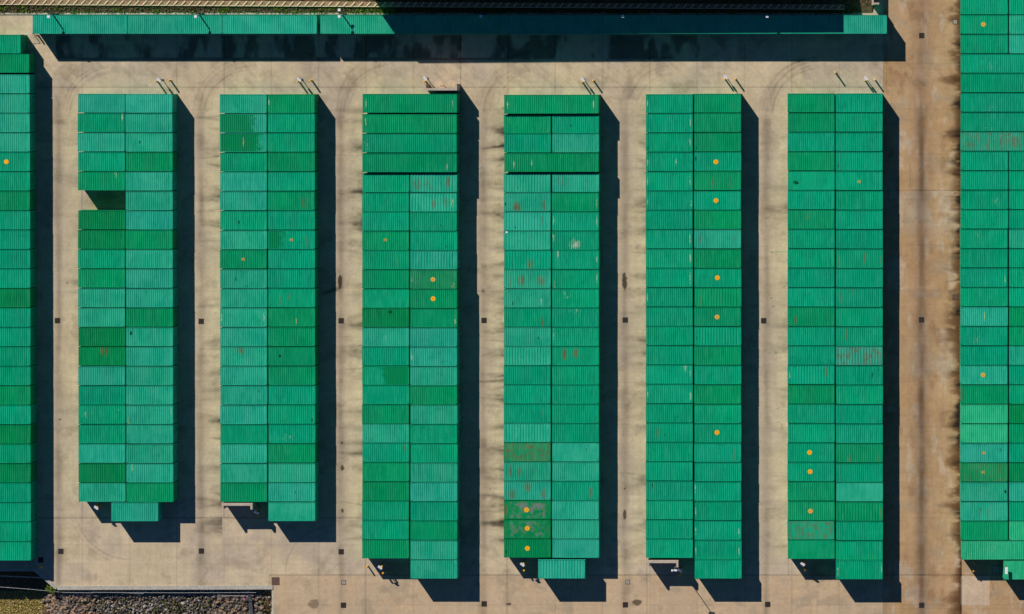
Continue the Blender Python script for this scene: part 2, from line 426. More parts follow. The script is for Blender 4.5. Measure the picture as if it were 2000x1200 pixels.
# fifth
column(wb(4), 'left', 1261.3, 1261.7, 184, 1090.8, 'M'*9+'M'*15,
       {0: 'c.03,.5,.08', 1: 'c.95,.5,.08', 2: 'c.95,.5,.1 b.04,.8,.08', 3: 'c.64,.5,.12 c.03,.5,.1', 4: 'c.03,.5,.08 c.95,.5,.08', 5: 'c.03,.5,.06 c.97,.7,.08', 7: 'c.95,.5,.1', 8: 'c.95,.5,.1', 9: 'c.95,.5,.1', 10: 'c.03,.5,.1',
        14: 'c.85,.1,.25 c.95,.5,.08', 15: 'c.95,.6,.14 c.03,.5,.08', 17: 'r.24,.5,.2 b.4,.6,.05', 20: 'r.15,.3,.08 b.13,.2,.1'})
column(wb(4), 'right', 1355.7, 1356.5, 183, 1131, 'GGGMGMGPGMGGMGMGMMMMMMMMM',
       {0: 'r.86,.7,.06', 2: 'b.05,.8,.08', 3: 'd.46,.52,0 b.03,.35,.12', 4: 'r.4,.6,.15 r.78,.6,.06', 5: 'd.47,.51,0', 7: 'r.12,.6,.18 r.86,.5,.1', 8: 'b.05,.6,.09', 9: 'd.49,.49,0', 10: 'w r.12,.8,.06 r.54,.6,.05', 11: 'd.49,.52,1',
        12: 'w b.05,.6,.09', 17: 'd.48,.46,0', 18: 'r.86,.6,.07', 20: 'c.02,.3,.1', 21: 'c.02,.5,.1', 22: 'c.02,.5,.1 c.95,.5,.1', 23: 'c.02,.5,.1 c.95,.6,.1'}, heights=[HS]*24+[HC])
# sixth
column(wb(5), 'left', 1538.6, 1538.6, 182.4, 1092.8, 'GGMGMMGMMMMGMMMGMMMMGGMG',
       {4: 'f b.17,.6,.45', 6: 'r.42,.3,.1', 11: 'r.16,.7,.2 r.83,.4,.08', 14: 'w r.5,.8,.1 r.83,.3,.1 y.04,.5,.1', 18: 'd.47,.5,0', 19: 'd.48,.49,0', 21: 'd.48,.52,1', 22: 'f R.75 r.04,.5,.15 r.93,.5,.15', 23: 'f'})
column(wb(5), 'right', 1632.6, 1632.8, 182.4, 1132.5, 'MMMMMMMMMMMMMPMMMMGMPGMMM',
       {3: 'b.05,.75,.08', 4: 'd.5,.55,2', 8: 'r.06,.6,.2 r.6,.5,.1 r.96,.6,.1', 10: 'r.1,.5,.25 r.35,.2,.1', 12: 'r.22,.4,.12', 13: 'w R.8 r.3,.5,.2 r.7,.4,.5 r.05,.5,.2', 14: 'b.78,.5,.08', 18: 'r.28,.85,.25 r.93,.85,.1',
        20: 'f', 21: 'w r.95,.6,.08', 23: 'r.77,.75,.08', 24: 'c.04,.6,.1 c.98,.4,.06'}, heights=[HS]*24+[HC])
# single row along the top edge
tops = [(64, 247.7), (249.2, 433.3), (434.6, 618.6), (625.6, 809.4), (810.6, 993.6), (994.9, 1178), (1179.2, 1362.6), (1363.9, 1546.8), (1548, 1732)]
td = ['in full sun', 'in full sun', 'in full sun', 'crossed by slanting shadow edge', 'in shade', 'in shade', 'in shade', 'in shade', 'half sunlit']
for i, (a, b_) in enumerate(tops):
    place((a+b_)/2-92, (a+b_)/2+92, 29.6, 66.4, L40, HC, 1, 'P', '', lambda wd, f, i=i: f"long {wd} container {td[i]}, {ORD[i]} from left along the top", GRP40, False)
# far right block, its left column and the long ones across it
rb = 'far right block'
ry = lambda r: 29.2+38.03*(r-1)
rc = 'MMMMMMPP' 
rtxt = {1: 'd.48,.5,1', 10: 'r.61,.85,.08 c.75,.6,.6', 14: 'y.95,.6,.1', 16: 'y.5,.5,.1', 19: 'd.48,.5,1', 20: 'r.03,.5,.06', 23: 'd.5,.5,2 b.86,.35,.07', 24: 'd.48,.5,2 R.35', 25: 'b.96,.5,.2', 26: 'r.4,.6,.1 r.58,.6,.14 b.42,.4,.04', 17: 'y.35,.7,.5', 12: 'y.4,.3,.6'}
codes_r = {0: 'M', 1: 'M', 2: 'M', 8: 'M', 9: 'M', 10: 'M', 11: 'M', 12: 'M', 13: 'M', 14: 'M', 15: 'M', 16: 'P', 17: 'M', 18: 'M', 19: 'P', 20: 'G', 21: 'L', 22: 'L', 23: 'P', 24: 'O', 25: 'P', 26: 'P', 27: 'G'}
k = 0
for r in sorted(codes_r):
    place(1877.2 if r < 12 else 1876.6, 1968.6 if r < 12 else 1968, ry(r), ry(r+1), L20, HS, -1, codes_r[r], rtxt.get(r, ''),
          lambda wd, f, k=k: f"{wd} container{f}, {ORD[k]} short one down left of {rb}", GRP20)
    k += 1
for j, r in enumerate((3, 4, 5, 6, 7)):
    place(1877.3, 1877.3+184.3, ry(r), ry(r+1), L40, HS, 1, 'MMMMP'[j], ['c.3,.7,.6', '', 'c.3,.8,.6', 'c.3,.8,.6', 'R.6 r.45,.5,.7 r.56,.5,.9 r.28,.7,.4'][j],
          lambda wd, f, j=j: f"{wd} long container{f}, {ORD[j]} long one down {rb}", GRP40)
place(1878, 1878+184.3, ry(28), ry(29), L40, HS, 1, 'L', 'y.3,.5,1.5 y.08,.8,.5', lambda wd, f: f"{wd} long container{f}, the lowest long one in {rb}", GRP40)
place(1960, 1960+91.3, 1095.4, 1132.6, L20, HS, 1, 'L', 'f r.05,.3,.2', lambda wd, f: f"{wd} container with a white fixture on its roof, below {rb}", GRP20)
# the remaining containers, cut off by the left and right edges, and an unseen column beyond the left
def rest():
    big = MB(); tint = []
    def one(cx, cy, L, h, door, code, style, dot=None):
        col = shade(code)
        for src in (roof_mb(L, h, style), body_mb(L, h, door), frame_mb(L, h)):
            big.add(src, (cx, cy, 0)); tint.extend([col]*len(src.f))
        for sx in (-1, 1):
            for sy in (-1, 1):
                cm = casting_mb(sx, sy); big.add(cm, (cx+sx*(L/2+.003), cy+sy*(W2+.003), h), {0: 0, 1: 1}); tint.extend([tuple(c*.9 for c in col)]*len(cm.f))
        for s in (-1, 1):
            dm = door_mb(door, s, h); big.add(dm, (cx+door*(L/2-.05), cy, 0), {0: 0, 1: 0}); tint.extend([col]*len(dm.f))
        if dot:
            d = dot_mb(0); big.add(d, (cx+dot[0], cy+dot[1], h-.009), {0: 2, 1: 2}); tint.extend([col]*len(d.f))
    ca = 'PPPPMMGMMMMDMMMMGMDMDMMMM'
    x, y = P(40.3-45.8, 86.3, HS); one(x, y, L20, HS, 1, 'M', 'fine')
    x, y = P(57-45.8, 124, HS); one(x, y, L20, HS, 1, 'G', 'fine')
    for i, c in enumerate(ca):
        xr = 57.8+2.6*i/24
        x, y = P(xr-45.8, 145.2+38.02*(i+.5), HS)
        one(x+random.uniform(-.02, .02), y, L20, HS, 1, c, 'fine', (P(12, 0, HS)[0]-x, 0) if i == 4 else None)
    for i in range(25):  # unseen column, added for the shadow it throws on the sunken corner
        x, y = P(58-45.8-93.5, 145.2+38.02*(i+.5), HS); one(x, y, L20, HS, -1, ca[-1-i], 'fine')
    cb = {0: 'M', 1: 'P', 2: 'P'}
    for i, r in enumerate([0, 1, 2]+list(range(8, 28))):
        c = {0: 'M', 1: 'P', 2: 'P', 12: 'P', 16: 'G', 17: 'G', 18: 'P', 19: 'M', 20: 'M', 21: 'D', 22: 'G', 23: 'M', 24: 'D', 25: 'P', 26: 'M', 27: 'L'}.get(r, 'M')
        x, y = P(1970.8+45.8, (ry(r)+ry(r+1))/2, HS); one(x, y, L20, HS, 1, c, 'fine')
    o = big.build('containers', [ROOFV, HOLE, YELL])
    at = o.data.attributes.new('tint', 'FLOAT_COLOR', 'FACE')
    arr = np.ones((len(tint), 4), np.float32); arr[:, :3] = np.array(tint); at.data.foreach_set('color', arr.ravel())
    tag(o, 'green containers cut off by the left edge and by the right edge, plus an unseen left column', 'containers', kind='stuff')
rest()

# ------------------------------------------------------------------ noise for ground maps
def vnoise(x, y, seed):
    r = np.random.default_rng(seed).random((256, 256)).astype(np.float32)
    x = np.asarray(x, np.float32); y = np.asarray(y, np.float32); xi = np.floor(x).astype(np.int32); yi = np.floor(y).astype(np.int32); fx = x-xi.astype(np.float32); fy = y-yi.astype(np.float32)
    fx = fx*fx*(3-2*fx); fy = fy*fy*(3-2*fy)
    a = r[yi & 255, xi & 255]; b = r[yi & 255, (xi+1) & 255]; c = r[(yi+1) & 255, xi & 255]; d = r[(yi+1) & 255, (xi+1) & 255]
    return (a*(1-fx)+b*fx)*(1-fy)+(c*(1-fx)+d*fx)*fy
def fbm(x, y, seed, o=4):
    s = 0; a = .5; t = 0
    for i in range(o):
        s = s+np.float32(a)*vnoise(x*2**i, y*2**i, seed+i); t += a; a *= .55
    return s/t
def sst(a, b, x):
    t = np.clip((x-a)/(b-a), 0, 1); return t*t*(3-2*t)

# ------------------------------------------------------------------ concrete yard
def yard():
    d = 1.5                                                  # photo pixels per cell (0.1 m)
    gx = np.concatenate([[-6000, -2500, -900, -300, -100], np.arange(-30, 2031, d), [2100, 2300, 2900, 4500, 8000]]).astype(np.float64)
    gy = np.concatenate([[-6000, -2500, -900, -400, -150], np.arange(-30, 1231, d), [1300, 1500, 2100, 3700, 7200]]).astype(np.float64)
    nx, ny = len(gx), len(gy)
    X, Y = np.meshgrid(gx.astype(np.float32), gy.astype(np.float32))
    # ---- colour of the concrete (wear, stains, tyre marks, joints)
    base = np.array(srgb(187, 168, 139)); grey = np.array(srgb(173, 157, 137)); warm = np.array(srgb(169, 135, 97)); pink = np.array(srgb(182, 157, 127)); yel = np.array(srgb(186, 169, 137))
    n1 = fbm(X/70, Y/70, 1); n2 = fbm(X/18, Y/18, 11, 5); n3 = fbm(X/5, Y/5, 21, 4); nh = fbm(X/60, Y/7, 31, 4); nv = fbm(X/6, Y/70, 41, 4)
    def mixc(c, t, k): return c*(1-k[..., None])+np.array(t)*k[..., None]
    c = np.ones(X.shape+(3,))*base
    c = mixc(c, grey, sst(.42, .62, n1)*.8)
    lane = np.array([114, 393, 666, 944, 1220, 1497]); edge = np.array([152, 430, 708, 985, 1262, 1539])
    for e in edge: c = mixc(c, yel, sst(e-48, e-8, X)*(X < e+3)*sst(160, 230, Y)*sst(1115, 1060, Y)*.5)
    for e in edge: c = mixc(c, srgb(176, 158, 137), np.exp(-((X-(e-52))/20)**2)*sst(160, 230, Y)*sst(1115, 1060, Y)*.6)
    bot = sst(1122.5, 1124, Y)*(X > 525); right = sst(1725, 1726.5, X)
    c = mixc(c, pink, bot*(.65+.3*n2)); c = mixc(c, warm, right*(.72+.28*np.clip(n1*1.6-.3, 0, 1)))
    c = mixc(c, srgb(170, 138, 104), sst(.5, .64, n2)*bot*.25)
    greyr = sst(.35, .6, fbm(X/22, Y/28, 88, 4))*right*sst(372, 375, Y)*sst(480, 415, Y)*sst(1740, 1800, X)
    c = mixc(c, srgb(178, 160, 136), greyr*.9); c = mixc(c, srgb(182, 164, 142), right*sst(.60, .72, fbm(X/16, Y/40, 89, 5))*.55); c = mixc(c, srgb(140, 106, 74), right*sst(.58, .74, fbm(X/20, Y/30, 90, 5))*.5)
    m = (np.ones(X.shape))                                   # multiplier for stains
    m *= .86+.28*n2; m *= .94+.12*n3; m *= .93+.14*nv; m *= .92+.16*nh; m *= .95+.10*fbm(X/2.5, Y/2.5, 51, 2); c = mixc(c, srgb(150, 134, 112), sst(.56, .72, fbm(X/30, Y/24, 52, 5))*.5)
    # slabs poured at different times
    sx = np.floor((X-68)/92.4); sy = np.floor((Y-170)/88.7)
    hsh = np.sin(sx*12.9898+sy*78.233)*43758.5453; hsh = hsh-np.floor(hsh)
    m *= .965+.07*hsh
    stain = np.zeros(X.shape)
    # drainage line down the middle of each lane
    for q, e in zip(list(lane)+[1800], [1, 1, 1, 1, 1, 1, 1.2]):
        w = 5+5*vnoise(Y/50, Y*0, int(q)); cen = q+3*(vnoise(Y/80, Y*0+3, int(q))-.5)
        stain += np.exp(-((X-cen)/w)**2)*sst(185, 240, Y)*(.15+.24*vnoise(Y/35, Y*0+1, int(q)))*e
    for q in (1800,):
        c = mixc(c, srgb(192, 176, 158), np.exp(-((X-q)/9)**2)*sst(.45, .62, fbm(X/10, Y/22, 77))*.42)
        stain += np.exp(-((X-q)/20)**2)*.16; c = mixc(c, srgb(140, 108, 84), np.exp(-((X-q)/13)**2)*.45)
    # run-off tongues beside the containers
    R = random.Random(3)
    for ei, e in enumerate(list(edge)+[1877]):
        st = [.8, 1.7, 1.7, 2.1, 1.4, .9, 2.6][ei]
        n = [24, 40, 44, 64, 44, 30, 46][ei]
        for j in range(n):
            y0 = R.uniform(-20 if ei == 6 else 215, 1085); ln = R.uniform(22, 62)*(1.0 if ei < 6 else .62); th = R.uniform(1.6, 7.5); sl = R.uniform(-.25, .25)
            a = R.uniform(.06, .26)*st
            rows = (gy > y0-40) & (gy < y0+40); cols = (gx > e-90) & (gx < e+4)
            if not rows.any(): continue
            iy = np.where(rows)[0]; ix = np.where(cols)[0]
            XX = X[iy[0]:iy[-1]+1, ix[0]:ix[-1]+1]; YY = Y[iy[0]:iy[-1]+1, ix[0]:ix[-1]+1]
            t = (e-XX); cy = y0-sl*t*(1-t/120)
            prof = np.exp(-((YY-cy)/(th*(1.5-np.clip(t/ln, 0, 1)*.7)))**2)*np.clip(1-t/ln, 0, 1)**.6
            prof *= .5+1.0*vnoise(XX/9, YY/4, j)
            stain[iy[0]:iy[-1]+1, ix[0]:ix[-1]+1] += prof*a
    for ei, e in enumerate(edge):
        t = e-X; g_ = np.clip(1-np.abs(t-14)/22, 0, 1)*(X < e+3)*sst(230, 300, Y)*sst(1100, 1040, Y)
        c = mixc(c, srgb(198, 180, 146), g_*sst(.45, .65, fbm(X/30, Y/6+ei*9, 500+ei, 3))*[.2, .4, .5, .75, .45, .45][ei])
    e = 1877; t = e-X
    sog = np.clip(1-t/ (8+34*fbm(Y*0+3, Y/26, 91, 3)**2*2), 0, 1)*(X < e+2)*(X > 1780)
    nn = fbm(X/16, Y/9, 95, 4)
    brown = sst(.35, .75, nn+.35*sog)*sog
    c = mixc(c, srgb(120, 80, 45), np.clip(brown*1.1, 0, .9)); stain += brown*.55
    # dirt at the feet of the blocks
    # tyre marks swinging out of the lanes
    def win(cx, cy, rx, ry_):
        i0, i1 = np.searchsorted(gx, [cx-rx, cx+rx]); j0, j1 = np.searchsorted(gy, [cy-ry_, cy+ry_])
        return (slice(j0, j1+1), slice(i0, i1+1))
    def arc(cx, cy, r, w, a, t0, t1, sd):
        q = win(cx, cy, r+4*w, r+4*w); XX = X[q]; YY = Y[q]
        rr = np.hypot(XX-cx, YY-cy); an = np.degrees(np.arctan2(cy-YY, XX-cx)) % 360
        k = sst(t0, t0+14, an)*sst(t1, t1-14, an)
        stain[q] += np.exp(-((rr-r)/w)**2)*k*a*(.4+1.2*vnoise(an/6, an*0, sd))
    for li, q in enumerate([114, 393, 666, 944, 1220, 1497]):
        for j in range(9):
            arc(q+R.uniform(92, 112), 218+R.uniform(-6, 10), R.uniform(78, 116), R.uniform(.9, 2.0), R.uniform(.05, .13), 88, 185, j+li*20)
        arc(q+100, 216, 96, 13, .11, 95, 185, 50+li)
        for j in range(4):
            arc(q-R.uniform(92, 110), 212+R.uniform(-6, 6), R.uniform(84, 112), R.uniform(1.0, 1.8), R.uniform(.04, .1), 0.1, 86, j+li*31)
    arc(255, 983, 110, 1.2, .25, 190, 275, 5); arc(255, 983, 119, 1.6, .12, 188, 262, 6)
    arc(650, 1120, 92.5, 1.4, .22, 95, 185, 8); arc(470, 1180, 90, 1.4, .08, 60, 170, 9)
    arc(690, 1135, 70, 3, .07, 80, 200, 10)
    # smudge and fine sweeping lines across the turning area
    stain += .13*sst(.52, .75, fbm(X/40+Y/40, (Y-X)/12, 61, 4))*sst(112, 125, Y)*sst(185, 172, Y)
    # oil and water spots
    def spot(x, y, rx, ry_, a, sd=0, col=None):
        q = win(x, y, rx*2+3, ry_*2+3); XX = X[q]; YY = Y[q]
        dd = np.hypot((XX-x)/rx, (YY-y)/ry_)+(fbm(XX/4, YY/4, 200+sd, 3)-.5)*.9
        k = sst(1.15, .85, dd)*a
        c[q] = mixc(c[q], col or srgb(58, 46, 32), np.clip(k, 0, 1))
    for i, (x, y, rx, ry_, a) in enumerate([(664, 550, 4.2, 12.5, .9), (1220, 551, 5, 16, .88), (1220, 1006, 3.4, 9.5, .85), (668, 865, 2.2, 2.6, .9), (668.5, 915, 3.6, 5.5, .85), (669, 998, 2.6, 4, .85), (943, 569, 3.6, 5, .5),
            (1220, 954.5, 1.6, 2.6, .9), (1245, 1177, 9.5, 6.2, .8), (994, 1180, 5, 2.4, .85), (613, 1180, 10, 9, .55), (117, 819.5, 2, 1.6, .8), (131, 553, 3.5, 2, .4), (670, 896, 1.2, 1.2, .8), (1839, 1002, 2.5, 1.2, .4),
            (640, 1040, 2, 1.5, .4), (1218, 851, 1.2, 1.8, .5), (1242, 851, 1.2, 2.2, .4), (958, 956, 1, 2, .5), (340, 1041, 2, 1.5, .4)]):
        spot(x, y, rx, ry_, a, i)
    for (x, y, rx, ry_) in [(936, 329, 5, 1.6), (941, 327.5, 2.4, 1.6), (939, 343, 1.2, 6), (1523, 492.3, 17, 1), (1507, 493, 3.4, 2), (1507, 583, 3, 2), (1510, 599, 4, 1.6), (1520, 825, 6, 1.2), (1527, 833, 1.4, 6), (903, 249, 2, 2), (983, 212, 3, 3), (977, 323, 4, 1.6),
                            (1503, 690.5, 3, 1), (1516, 689, 3, 1.4), (1499, 795, 4, 1), (1519, 798, 3, 1)]:
        spot(x, y, rx, ry_, .5, int(x) % 7, srgb(40, 125, 85))
    # damp streaks on the north lane
    wet = sst(.44, .62, fbm(X/26+2, Y/62, 301, 4)+.02)*sst(66, 72, Y)*sst(119, 113, Y)*(X > 108)*sst(1560, 1300, X)
    wet = np.maximum(wet, sst(112.5, 115, Y+2*fbm(X/30, X*0, 5))*sst(118.5, 117, Y)*(X > 150)*(X < 1000)*.8)
    stain += wet*.62
    # ponding and moss in the two notches at the bottom of the blocks
    for x, y, rx, ry_ in [(203, 395, 42, 20), (1600, 1112, 34, 20), (1045, 1112, 30, 17), (775, 1112, 28, 16)]:
        k = sst(1.3, .4, np.hypot((X-x)/rx, (Y-y)/ry_))
        c = mixc(c, srgb(118, 116, 70), k*.55*(.4+fbm(X/12, Y/6, 15)))
    stain += .5*sst(1.2, .3, np.hypot((X-648)/26, (Y-(568-(X-648)*.32))/6))*(X < 700)
    # a lighter repair patch and a patch of cleaner slabs
    pk = (X > 1876)*(X < 1932.5)*(Y > 1125)*(Y < 1182.5)
    c = mixc(c, srgb(196, 174, 150), pk*.7)
    # expansion joints
    def jl(coord, pos, w, a, mask=1):
        cc = gx[None, :] if coord is X else gy[:, None]
        return (np.exp(-((cc-pos)/w)**2)*a).astype(np.float32)*mask
    x1 = gx[None, :]; y1 = gy[:, None]
    J = np.zeros(X.shape, np.float32)
    for i in range(19):
        xx = 68+92.4*i
        J += jl(X, xx, .95, .20, (y1 < 182)+(y1 > 1012)*.7)
        J += jl(X, xx, .8, .05, 1.)
    J += jl(Y, 170.5, 1.0, .40, (x1 > 66)*(x1 < 1726)); J += jl(Y, 1011.6, 1.0, .42, (x1 > 66)*(x1 < 895))
    J += jl(Y, 1123.2, 1.0, .45, (x1 > 525)); J += jl(X, 1725.6, 1.0, .38, y1 < 1300); J += jl(X, 525.8, 1.0, .3, (y1 > 1123)*(y1 < 1152))
    J += jl(X, 899.5, 1.0, .22, (y1 < 170)); J += jl(X, 160.3, 1., .3, (y1 > 371)*(y1 < 412)+(y1 > 981)*(y1 < 1012)); J += jl(X, 437.5, 1, .35, (y1 > 996)*(y1 < 1012))
    for i in range(-2, 12):
        yy = 303.5+88.7*i
        J += jl(Y, yy, .8, .10, (y1 > 185)*(y1 < 1115)*(x1 < 1726)); J += jl(Y, yy-1.5+ (72 if i == 0 else 0)*0, .9, .12, (x1 > 1726))
    J += jl(Y, 372, 1, .32, (x1 > 1726)); J += jl(Y, 1064.5, .8, .12, x1 < 700); J += jl(Y, 1181.5, .8, .16, x1 > 531)
    J += jl(X, 1778, .8, .3, (y1 > 318)*(y1 < 370)); J += jl(X, 1875.8, 1, .35, (y1 > 1094)); J += jl(X, 713.5, 1, .3, (y1 > 1090))
    J += jl(X, 989.5, 1, .35, (y1 > 1090)); J += jl(X, 1263.5, 1, .3, (y1 > 1090)); J += jl(X, 1540, 1, .3, (y1 > 1090)*(y1 < 1124))
    stain += J*(.6+.8*n3)
    # hairline cracks
    ck = np.abs(fbm(X/55, Y/55, 401, 4)-.5); stain += sst(.004, .001, ck)*.10
    m = m*np.clip(1-stain, .1, 1)
    c = np.clip(c*m[..., None]*ALB, 0.01, .9)
    # ---- outline of the slab
    cx = (X[:-1, :-1]+X[1:, 1:])/2; cyy = (Y[:-1, :-1]+Y[1:, 1:])/2
    inside = cyy > 25.5
    dl = (cx-1672)/(1705-1672); inside |= (cx > 1672) & (cyy > 25.5-14.5*np.clip(dl, 0, 1)); inside |= (cx > 1705)
    inside &= ~((cx < 531) & (cyy > 1150))
    inside &= ~((cyy > 1116) & (cx < 66+(cyy-1110)*1.15) & (cx < 114))
    vid = np.arange(nx*ny).reshape(ny, nx)
    f = np.stack([vid[1:, :-1][inside], vid[1:, 1:][inside], vid[:-1, 1:][inside], vid[:-1, :-1][inside]], -1)
    co = np.zeros((ny, nx, 3), np.float32); co[..., 0] = (X-1000)/S; co[..., 1] = (600-Y)/S
    um = np.zeros(nx*ny, bool); um[f.ravel()] = True; used = np.flatnonzero(um); rm_ = np.cumsum(um)-1; inv = rm_[f.ravel()]
    me = bpy.data.meshes.new('pavement'); nf = len(f)
    me.vertices.add(len(used)); me.vertices.foreach_set('co', co.reshape(-1, 3)[used].ravel())
    me.loops.add(nf*4); me.loops.foreach_set('vertex_index', inv.astype(np.int32))
    me.polygons.add(nf); me.polygons.foreach_set('loop_start', np.arange(nf, dtype=np.int32)*4)
    me.update(calc_edges=True)
    at = me.attributes.new('wear', 'FLOAT_COLOR', 'POINT')
    a4 = np.ones((len(used), 4), np.float32); a4[:, :3] = c.reshape(-1, 3)[used]; at.data.foreach_set('color', a4.ravel())
    k = NT('worn_concrete'); w = k.attr('wear').outputs['Color']; v = k.coord('Object')
    a = k.noise(v, 9, 6, .65); b = k.noise(v, 2.2, 5, .6)
    col = k.mix(1.0, w, k.mix(k.ramp(a, .25, .75), (.90, .90, .90), (1.08, 1.08, 1.08)), 'MULTIPLY')
    col = k.mix(1.0, col, k.mix(k.ramp(b, .3, .7), (.95, .95, .96), (1.04, 1.04, 1.03)), 'MULTIPLY')
    me.materials.append(k.fin(col, .85, .2, 0, a, .25, .01))
    tag(link('pavement', me), kind='structure')
ALB = 1.14
yard()

# ------------------------------------------------------------------ earth below and around the slab
def terrain_z(px, py):
    px = np.asarray(px, float); py = np.asarray(py, float)
    z = np.full(np.broadcast(px, py).shape, -.35)
    north = (py < 25.5) & (px < 1705)
    z = np.where(north, .04+(25.5-py)/15*.22, z)
    sw = (px < 531) & (py > 1112)
    drop = -.55-np.maximum(py-1152, 0)/15*.32
    t = np.clip((px-60)/75, 0, 1); t = t*t*(3-2*t)
    z = np.where(sw, (-2.3-np.maximum(py-1152, 0)/15*.05)*(1-t)+drop*t, z)
    return np.clip(z, -6, 3)
def terrain():
    gx = np.concatenate([[-6000, -2000, -600, -200, -60], np.arange(-40, 2041, 8), [2200, 3000, 8000]]).astype(float)
    gy = np.concatenate([[-6000, -2000, -600, -200, -60], np.arange(-40, 48, 3.6), np.arange(60, 1100, 40), np.arange(1104, 1241, 3.6), [1300, 1500, 2500, 7000]]).astype(float)
    X, Y = np.meshgrid(gx, gy); Z = terrain_z(X, Y)
    bump = (fbm(X/9, Y/9, 5, 4)-.5)*.25
    Z = Z+np.where(((Y < 20) | (Y > 1158)), bump, 0)
    v = np.stack([(X-1000)/S, (600-Y)/S, Z], -1).reshape(-1, 3); nx = len(gx); ny = len(gy)
    f = [((j+1)*nx+i, (j+1)*nx+i+1, j*nx+i+1, j*nx+i) for j in range(ny-1) for i in range(nx-1)]
    me = bpy.data.meshes.new('ground'); me.from_pydata(v.tolist(), [], f)
    k = NT('dry_earth'); vv = k.coord(); a = k.noise(vv, 3, 6, .7); b = k.noise(vv, .5, 4, .6)
    c = k.mix(k.ramp(a, .35, .65), (.065, .042, .024), (.19, .125, .07)); c = k.mix(k.ramp(b, .45, .6), c, (.10, .085, .035))
    me.materials.append(k.fin(c, .95, .1, 0, a, .6, .06))
    tag(link('ground', me), kind='structure')
terrain()
CONC = simple('pale_concrete', (.42, .39, .33), .85, .14, 3); CONC2 = simple('kerb_concrete', (.50, .45, .35), .85, .12, 2)
CONCW = simple('wall_concrete', (.46, .38, .30), .85, .1, 2)
def gp(px, py, z=0): x, y = P(px, py, 0); return (x, y, z)

# kerb along the north edge
b = MB()
x0, y0 = P(-300, 28.6); x1, y1 = P(1674, 25.2)
b.box(x0, x1, y0, y1, -.3, .10); b.build('kerb', [CONC2]); tag(bpy.data.objects['kerb'], kind='structure')
# low retaining walls round the sunken corner
def wall_seg(b, p, q, w, z0, z1, m=0):
    a = Vector(gp(*p)); c = Vector(gp(*q)); b.bar((a.x, a.y, (z0+z1)/2), (c.x, c.y, (z0+z1)/2), w, z1-z0, m)
b = MB(); wall_seg(b, (112, 1148.5), (533, 1147.5), .52, -2.8, .09)
o = b.build('retaining_wall', [CONC]); tag(o, 'pale concrete wall edge above the dark rocks at bottom left', 'wall')
b = MB(); wall_seg(b, (63, 1109), (111, 1149), .42, -3.2, .10)
o = b.build('retaining_wall', [CONC]); tag(o, 'short slanting concrete wall edge between the left block and the rocks', 'wall')
b = MB(); wall_seg(b, (-400, 1114), (66, 1113), .4, -3.2, .03)
o = b.build('retaining_wall', [CONC]); tag(o, 'shaded concrete wall edge directly below the cut-off left block', 'wall')
b = MB(); wall_seg(b, (532.6, 1149), (533.4, 1400), .25, -3.2, .012)
o = b.build('retaining_wall', [CONC2]); tag(o, 'thin upright concrete edge to the right of the rocks at the bottom', 'wall')

# ------------------------------------------------------------------ plants, rocks
def leafmat(name, cols):
    k = NT(name); g = k.n.new('ShaderNodeNewGeometry'); r = g.outputs['Random Per Island']
    n = k.n.new('ShaderNodeValToRGB'); k.set(n.inputs[0], r); e = n.color_ramp.elements
    n.color_ramp.interpolation = 'CONSTANT'
    while len(e) < len(cols): e.new(.5)
    for i, cc in enumerate(cols): e[i].position = i/len(cols); e[i].color = (*cc, 1)
    m = k.fin(n.outputs[0], .8, .15); return m
def tufts(name, pts, size, mat, blades=7):
    v = []; f = []
    for (x, y, z) in pts:
        for j in range(blades):
            a = random.uniform(0, 6.283); el = random.uniform(.1, 1.2); L = size*random.uniform(.5, 1.2); w = L*random.uniform(.16, .34)
            d = Vector((math.cos(a)*math.cos(el), math.sin(a)*math.cos(el), math.sin(el))); s = Vector((-math.sin(a), math.cos(a), 0))*w
            o = Vector((x, y, z))+Vector((random.uniform(-.5, .5)*size, random.uniform(-.5, .5)*size, 0)); k = len(v)
            v += [tuple(o-s*.4), tuple(o+d*L*.55-s), tuple(o+d*L), tuple(o+d*L*.55+s), tuple(o+s*.4)]
            f.append((k, k+1, k+2, k+3, k+4))
    me = bpy.data.meshes.new(name); me.from_pydata(v, [], f); me.materials.append(mat)
    return link(name, me)
DRY = leafmat('dry_scrub_leaves', [(.15, .10, .05), (.24, .17, .09), (.10, .11, .03), (.19, .12, .07), (.32, .24, .14), (.12, .14, .03), (.10, .07, .04)])
GRN = leafmat('green_scrub_leaves', [(.10, .17, .02), (.16, .23, .03), (.06, .10, .015), (.20, .22, .05)])
GOLD = leafmat('golden_grass', [(.62, .48, .16), (.48, .39, .12), (.68, .52, .22), (.26, .27, .06), (.36, .26, .11)])
ylow = lambda x: 8.8+x*.0058
pts = []; ptg = []
for i in range(5200):
    x = random.uniform(-10, 1700); y = random.uniform(ylow(x)+1.2, 24.6)
    if x > 1655 and y > 25-(x-1660)*.32: continue
    z = float(terrain_z(x, y)); g = gp(x, y, z)
    gm = float(fbm(np.array(x/22.), np.array(y/8.), 71, 3)); den = .53 if x > 500 else .64
    (ptg if gm > den else pts).append(g)
for i in range(900):
    x = random.uniform(650, 1700); y = random.uniform(-30, ylow(x)-9.5); g = gp(x, y, float(terrain_z(x, y))); (ptg if random.random() < .5 else pts).append(g)
o = tufts('scrub', pts, .22, DRY); tag(o, 'dry brown scrub on the strip above the top row', 'scrub', kind='stuff')
o = tufts('scrub', ptg, .25, GRN); tag(o, 'greener low plants among the dry scrub above the top row', 'plants', kind='stuff')
pts = []
for i in range(3600):
    x = random.uniform(-30, 90); y = random.uniform(1162, 1225)
    if x > 66+(1200-y)*.25+random.uniform(-10, 10): continue
    pts.append(gp(x, y, float(terrain_z(x, y))))
